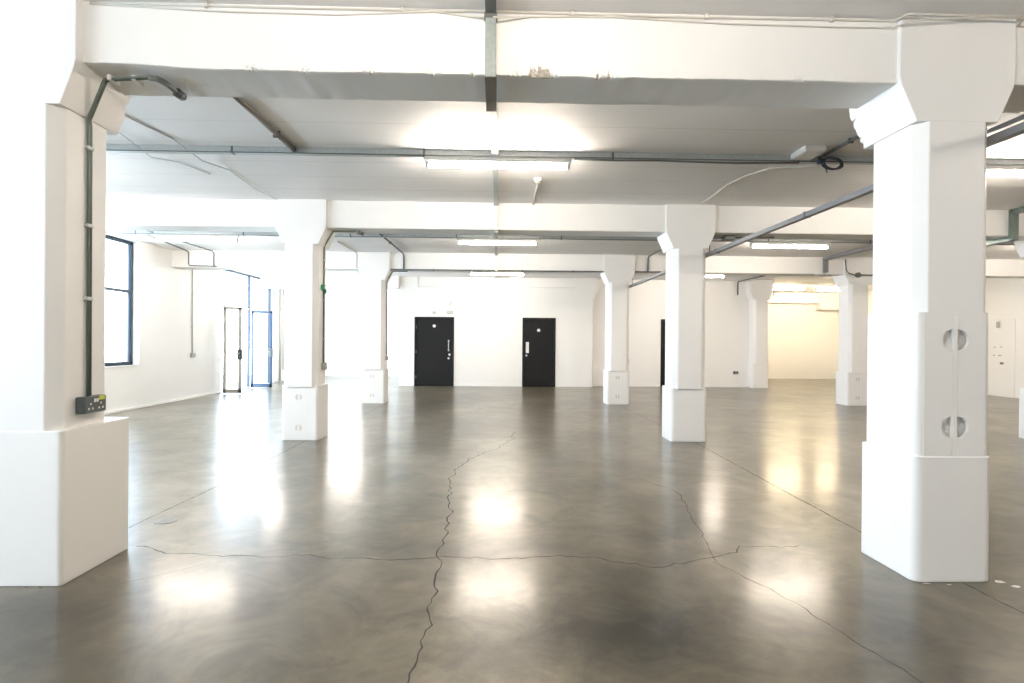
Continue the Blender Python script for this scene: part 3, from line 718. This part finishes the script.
# coil of dark cable hanging from the first cross trunking
t = thing('cable_coil', 'loose coil of dark blue cable hanging at first trunking', 'cable', (3.62, 6.25, 3.47))
for i in range(4):
    a0, r = random.random(), .115+.012*i
    MB().tube([(3.63+r*math.cos(q)+.01*i, 6.24+.02*i+.05*math.cos(q+a0), 3.455+.055*math.sin(q)+.004*i) for q in [2*PI*k/28 for k in range(28)]], .008, 8, closed=True).build('cable_loop', M['bcable'], t)
MB().tube([(3.53, 6.24, 3.46), (3.54, 6.22, 3.40), (3.55, 6.20, 3.34)], .006, 8).build('loose_tail', M['bcable'], t)
MB().box(3.46, 3.51, 6.20, 6.26, 3.44, 3.49, .01, 2).build('cable_tie_block', M['bcable'], t)
run('cable', 'white cable drooping across ceiling from the cable coil', 'cable', [(3.50, 6.28, 3.43), (3.35, 6.55, 3.50), (3.2, 6.75, ZC-.012), (3.05, 7.1, ZC-.010), (2.98, 7.5, ZC-.012), (3.02, 8.2, ZC-.012), (3.0, 8.55, ZC-.01)], M['cable'], .010)
run('cable', 'longer thin grey cable tacked diagonally across ceiling near window', 'cable', [(-3.5, 5.05, ZC-.008), (-3.45, 5.5, ZC-.008), (-3.35, 6.1, ZC-.008), (-3.3, 6.6, ZC-.08), (-3.27, 7.2, ZC-.008), (-3.3, 8.0, ZC-.02), (-3.25, 8.7, ZC-.01)], M['gcable'], .007)
run('cable', 'shorter thin grey cable tacked to ceiling near window', 'cable', [(-3.72, 5.5, ZC-.008), (-3.78, 5.9, ZC-.008), (-3.8, 6.5, ZC-.08), (-3.72, 6.9, ZC-.008), (-3.6, 7.4, ZC-.008)], M['gcable'], .005)
# cables along the top of the nearest beam
yb1 = Y1+BF-.006
run('cable', 'straight white cable clipped along top of nearest beam', 'cable', [(-2.5, yb1, ZC-.012), (-1.2, yb1, ZC-.02), (0, yb1, ZC-.014), (1.2, yb1, ZC-.022), (2.5, yb1, ZC-.014), (2.54, Y1-.345, ZC-.014), (3.27, Y1-.345, ZC-.02), (3.31, yb1, ZC-.03), (4.5, yb1, ZC-.03)], M['cable'], .008,
    clips=[((x, yb1, ZC-.016), 'X') for x in (-1.8, -.6, .45, 1.3, 2.1)])
run('cable', 'sagging thin white cable along top of nearest beam', 'cable', [(-2.5, yb1, ZC-.02), (-1.7, yb1, ZC-.05), (-1.0, yb1, ZC-.055), (-.4, yb1, ZC-.022), (-.2, yb1, ZC-.045), (0, yb1-.05, ZC-.075), (.2, yb1, ZC-.04), (.7, yb1, ZC-.03), (1.4, yb1, ZC-.055), (2.1, yb1, ZC-.062), (2.5, yb1, ZC-.058), (2.55, Y1-.345, ZC-.056), (2.9, Y1-.345, ZC-.03), (3.1, Y1-.345, ZC-.02)], M['cable'], .006)
# ceiling sensor with its white conduit
t = thing('ceiling_sensor', 'small white round sensor on ceiling behind nearest tube light', 'sensor', (.51, 7.38, ZC))
MB().cyl((.51, 7.38, ZC), (.51, 7.38, ZC-.035), .055, 20).build('sensor_base', M['white'], t)
MB().cyl((.51, 7.38, ZC-.035), (.51, 7.38, ZC-.07), .035, 20).build('sensor_head', M['pale'], t)
MB().tube([(.515, 7.44, ZC-.018), (.53, 8.72, ZC-.018)], .016, 10).build('feed_conduit', M['cable'], t)

# window-side conduits
run('conduit_drop', 'thin conduit along ceiling dropping down third beam near entrance', 'conduit', [(-6.62, 10.6, ZC-.03), (-6.62, yb3-.1, ZC-.03), (-6.62, yb3, ZC-.07), (-6.62, yb3, ZB+.03)], M['galvd'], .014)
run('conduit_drop', 'conduit bent down and along third beam near window wall', 'conduit', [(-6.85, 11.4, ZC-.03), (-7.2, yb3-.1, ZC-.03), (-7.2, yb3, ZC-.06), (-7.2, yb3, ZB+.08), (-7.17, yb3, ZB+.04), (-6.55, yb3, ZB+.03)], M['galvd'], .014)
run('conduit_drop', 'thin vertical conduit down the white brick wall to socket', 'conduit', [(WL+.015, 14.73, ZC), (WL+.015, 14.74, 1.12)], M['gcable'], .014, clips=[((WL+.012, 14.735, z), 'Z') for z in (1.8, 2.6)])
run('conduit_drop', 'pale vertical pipe on wall just past the entrance', 'pipe', [(WL+.04, 20.6, ZC), (WL+.04, 20.6, .03)], M['cable'], .035)
run('conduit_drop', 'pale thin vertical pipe on wall near the recess window', 'pipe', [(WL+.03, 20.9, ZC), (WL+.03, 20.9, .4)], M['cable'], .02)
t = thing('painted_reflection', 'pale turquoise plate painting a sign reflection past the entrance', 'reflection', (WL, 20.15, 3.0))
MB().box(WL, WL+.012, 20.0, 20.3, 2.9, 3.14, .002).build('reflection_plate', M['reflection'], t)  # turquoise plate paints an exit sign's reflection in the entrance glass

# ducting in the outer bays
def outer():
    t = thing('cable_trunking', 'green-grey trunking stepping over beams in the outer bay', 'trunking', (7.87, 6.4, ZC))
    x = 7.87
    def sec(p, m='green', w=.10, h=.07): MB().tube(p, 0, 4, (w, h)).build('trunking_section', M[m], t)
    y2, y2b, y3 = YR[1]+BF, YR[1]+BB, YR[2]+BF
    sec([(x, ROWY[2]+.04, ZC-.035), (x, y2-.035, ZC-.035)])
    sec([(x, y2-.035, ZC), (x, y2-.035, ZB-.06)])
    sec([(x, y2-.0, ZB-.035), (x, y2b+.0, ZB-.035)])
    sec([(x, y2b+.035, ZB-.06), (x, y2b+.035, ZC)])
    sec([(x, y2b+.07, ZC-.035), (x, y3-.07, ZC-.035)], 'duct')
    sec([(x, y3-.035, ZC), (x, y3-.035, ZB+.04)], 'duct')
    MB().tube([(x, y3-.035, ZB+.04), (x-.03, y3-.035, ZB), (x-.12, y3-.035, ZB-.02), (x-.25, y3-.035, ZB-.015)], .022, 10).build('flexible_end', M['galv'], t)
outer()
run('suspended_duct', 'green duct running along ceiling of the outer bay', 'duct', [(8.05, 9.3, 3.30), (8.05, 11.5, 3.30)], M['green'], 0, (.10, .06), part='duct_body')
MB().cyl((8.05, 9.6, 3.32), (8.05, 9.6, ZC), .008, 8).cyl((8.05, 11.2, 3.32), (8.05, 11.2, ZC), .008, 8).build('hanger_rod', M['green'], bpy.data.objects['suspended_duct.001'])
run('steel_conduit', 'conduit hooked round the column before yellow recess', 'conduit', [(8.32, yb3-.07, ZC-.05), (8.34, yb3-.07, ZB+.1), (8.40, yb3-.08, ZB+.02), (8.52, yb3-.1, ZB-.02)], M['galvd'], .014)
t = thing('junction_box', 'round junction box on column before yellow recess', 'box', (8.62, yb3-.09, 3.14))
MB().cyl((8.62, YR[2]-.335, 3.135), (8.62, YR[2]-.40, 3.135), .06, 16).build('box_body', M['galvd'], t)
MB().tube([(8.68, YR[2]-.36, 3.135), (9.05, YR[2]-.36, 3.13)], .016, 10).build('pipe', M['galvd'], t)
t = thing('junction_box', 'small box on second beam beside the nearer column head', 'box', (3.6, YR[1]+BB, 3.1))
MB().box(3.50, 3.66, YR[1]-.1, YR[1]+.06, ZB-.07, ZB, .006, 2).build('box_body', M['galvd'], t)
MB().tube([(3.30, YR[1]-.02, ZB-.03), (3.50, YR[1]-.02, ZB-.03)], .016, 10).build('pipe', M['galvd'], t)
MB().tube([(3.66, YR[1]-.02, ZB-.03), (4.3, YR[1]-.02, ZB-.02)], .016, 10).build('pipe', M['galvd'], t)
# end wall details
run('painted_conduit', 'white painted conduit looped high on the end wall', 'conduit', [(-2.57, YB-.012, ZC), (-2.57, YB-.012, 3.23), (2.55, YB-.012, 3.25), (2.55, YB-.012, ZC)], M['white'], .014)
def wall_box(name, x, z, w, h, label, cat, m):
    t = thing(name, label, cat, (x, YB, z))
    MB().box(x-w/2, x+w/2, YB-.05, YB, z-h/2, z+h/2, .008, 2).build('box_body', m, t)
    MB().box(x-w/2+.015, x+w/2-.015, YB-.055, YB-.05, z-h/2+.015, z+h/2-.015, .002).build('box_lid', m, t)
wall_box('alarm_box', -1.53, 2.41, .20, .10, 'small grey box above the pull-handle door, near its corner', 'alarm', M['cable'])
wall_box('alarm_box', -2.04, 2.39, .10, .09, 'tiny pale box above middle of pull-handle door', 'alarm', M['cable'])
wall_box('alarm_box', -1.53, 2.71, .11, .11, 'small white box highest above the pull-handle door', 'alarm', M['white'])
# floor drain
t = thing('drain_cover', 'small oval metal cover in floor beside nearest column', 'drain cover', (-2.70, 4.85, 0))
b = MB(); b.prism([(-2.70+.085*math.cos(2*PI*i/28), 4.85+.085*math.sin(2*PI*i/28)) for i in range(28)], 'Z', 0, .004); b.build('cover_plate', M['iron'], t)
for dx in (-.03, 0, .03): MB().box(-2.70+dx-.005, -2.70+dx+.005, 4.80, 4.90, .004, .006).build('lifting_slot', M['iron'], t)

# ------------------------------------------------------------------ outside the windows
tag(MB().box(-11.5, WL-.35, YF-1, YE+1, -.25, -.02).build('pavement', M['pave']), 'pale paving outside the windows', kind='structure')
t = thing('handrail', 'grey sloping handrail outside the glazed entrance', 'railing', (-9.5, 19, 0))
MB().tube([(-9.0, 19.2, .95), (-10.9, 19.2, .35)], .025, 10).build('top_rail', M['rail'], t)
MB().tube([(-9.0, 19.2, .55), (-10.9, 19.2, .05)], .018, 10).build('lower_rail', M['rail'], t)
for x, z in ((-9.0, .95), (-9.95, .65), (-10.9, .35)): MB().cyl((x, 19.2, -.02), (x, 19.2, z), .022, 10).build('post', M['rail'], t)

# ------------------------------------------------------------------ daylight
w = bpy.data.worlds.new('sky'); bpy.context.scene.world = w; w.use_nodes = True
bg = w.node_tree.nodes['Background']; bg.inputs['Color'].default_value = (0.71, 0.855, 1.0, 1); bg.inputs['Strength'].default_value = SKY_S
def portal(y0, y1, z0, z1):
    l = bpy.data.lights.new('window_portal', 'AREA'); l.shape = 'RECTANGLE'; l.size = z1-z0; l.size_y = y1-y0; l.cycles.is_portal = True
    o = bpy.data.objects.new('window_portal', l); C.objects.link(o)
    o.location = (WL-.40, (y0+y1)/2, (z0+z1)/2); o.rotation_euler = (0, -PI/2, 0)
for a, c in WIN: portal(a, c, WZ0, WZ1)
portal(ENT[0], ENT[1], 0, 3.46); portal(21.4, 23.6, .9, 3.4)

# ------------------------------------------------------------------ camera
cam = bpy.data.cameras.new('camera'); co = bpy.data.objects.new('camera', cam); C.objects.link(co)
cam.sensor_fit = 'HORIZONTAL'; cam.sensor_width = 36; cam.lens = 583.1*36/1024; cam.clip_start = .05; cam.clip_end = 300
yaw, pitch, roll = .0263, -.0014, .0078
co.matrix_world = Matrix.Translation((0, 0, 1.5)) @ Matrix.Rotation(-yaw, 4, 'Z') @ Matrix.Rotation(PI/2+pitch, 4, 'X') @ Matrix.Rotation(roll, 4, 'Z')
S = bpy.context.scene; S.camera = co
S.view_settings.view_transform = 'Standard'; S.view_settings.look = 'None'; S.view_settings.gamma = 1; S.view_settings.use_curve_mapping = False
S.view_settings.exposure = EXPOSURE
S.cycles.max_bounces = 10; S.cycles.diffuse_bounces = 7; S.cycles.glossy_bounces = 4; S.cycles.transparent_max_bounces = 12
S.cycles.use_denoising = True; S.cycles.sample_clamp_indirect = 3.0; S.cycles.blur_glossy = 1.0; S.cycles.use_adaptive_sampling = False; S.cycles.denoising_prefilter = 'ACCURATE'; S.cycles.denoising_input_passes = 'RGB_ALBEDO_NORMAL'; S.cycles.caustics_reflective = False; S.cycles.caustics_refractive = False
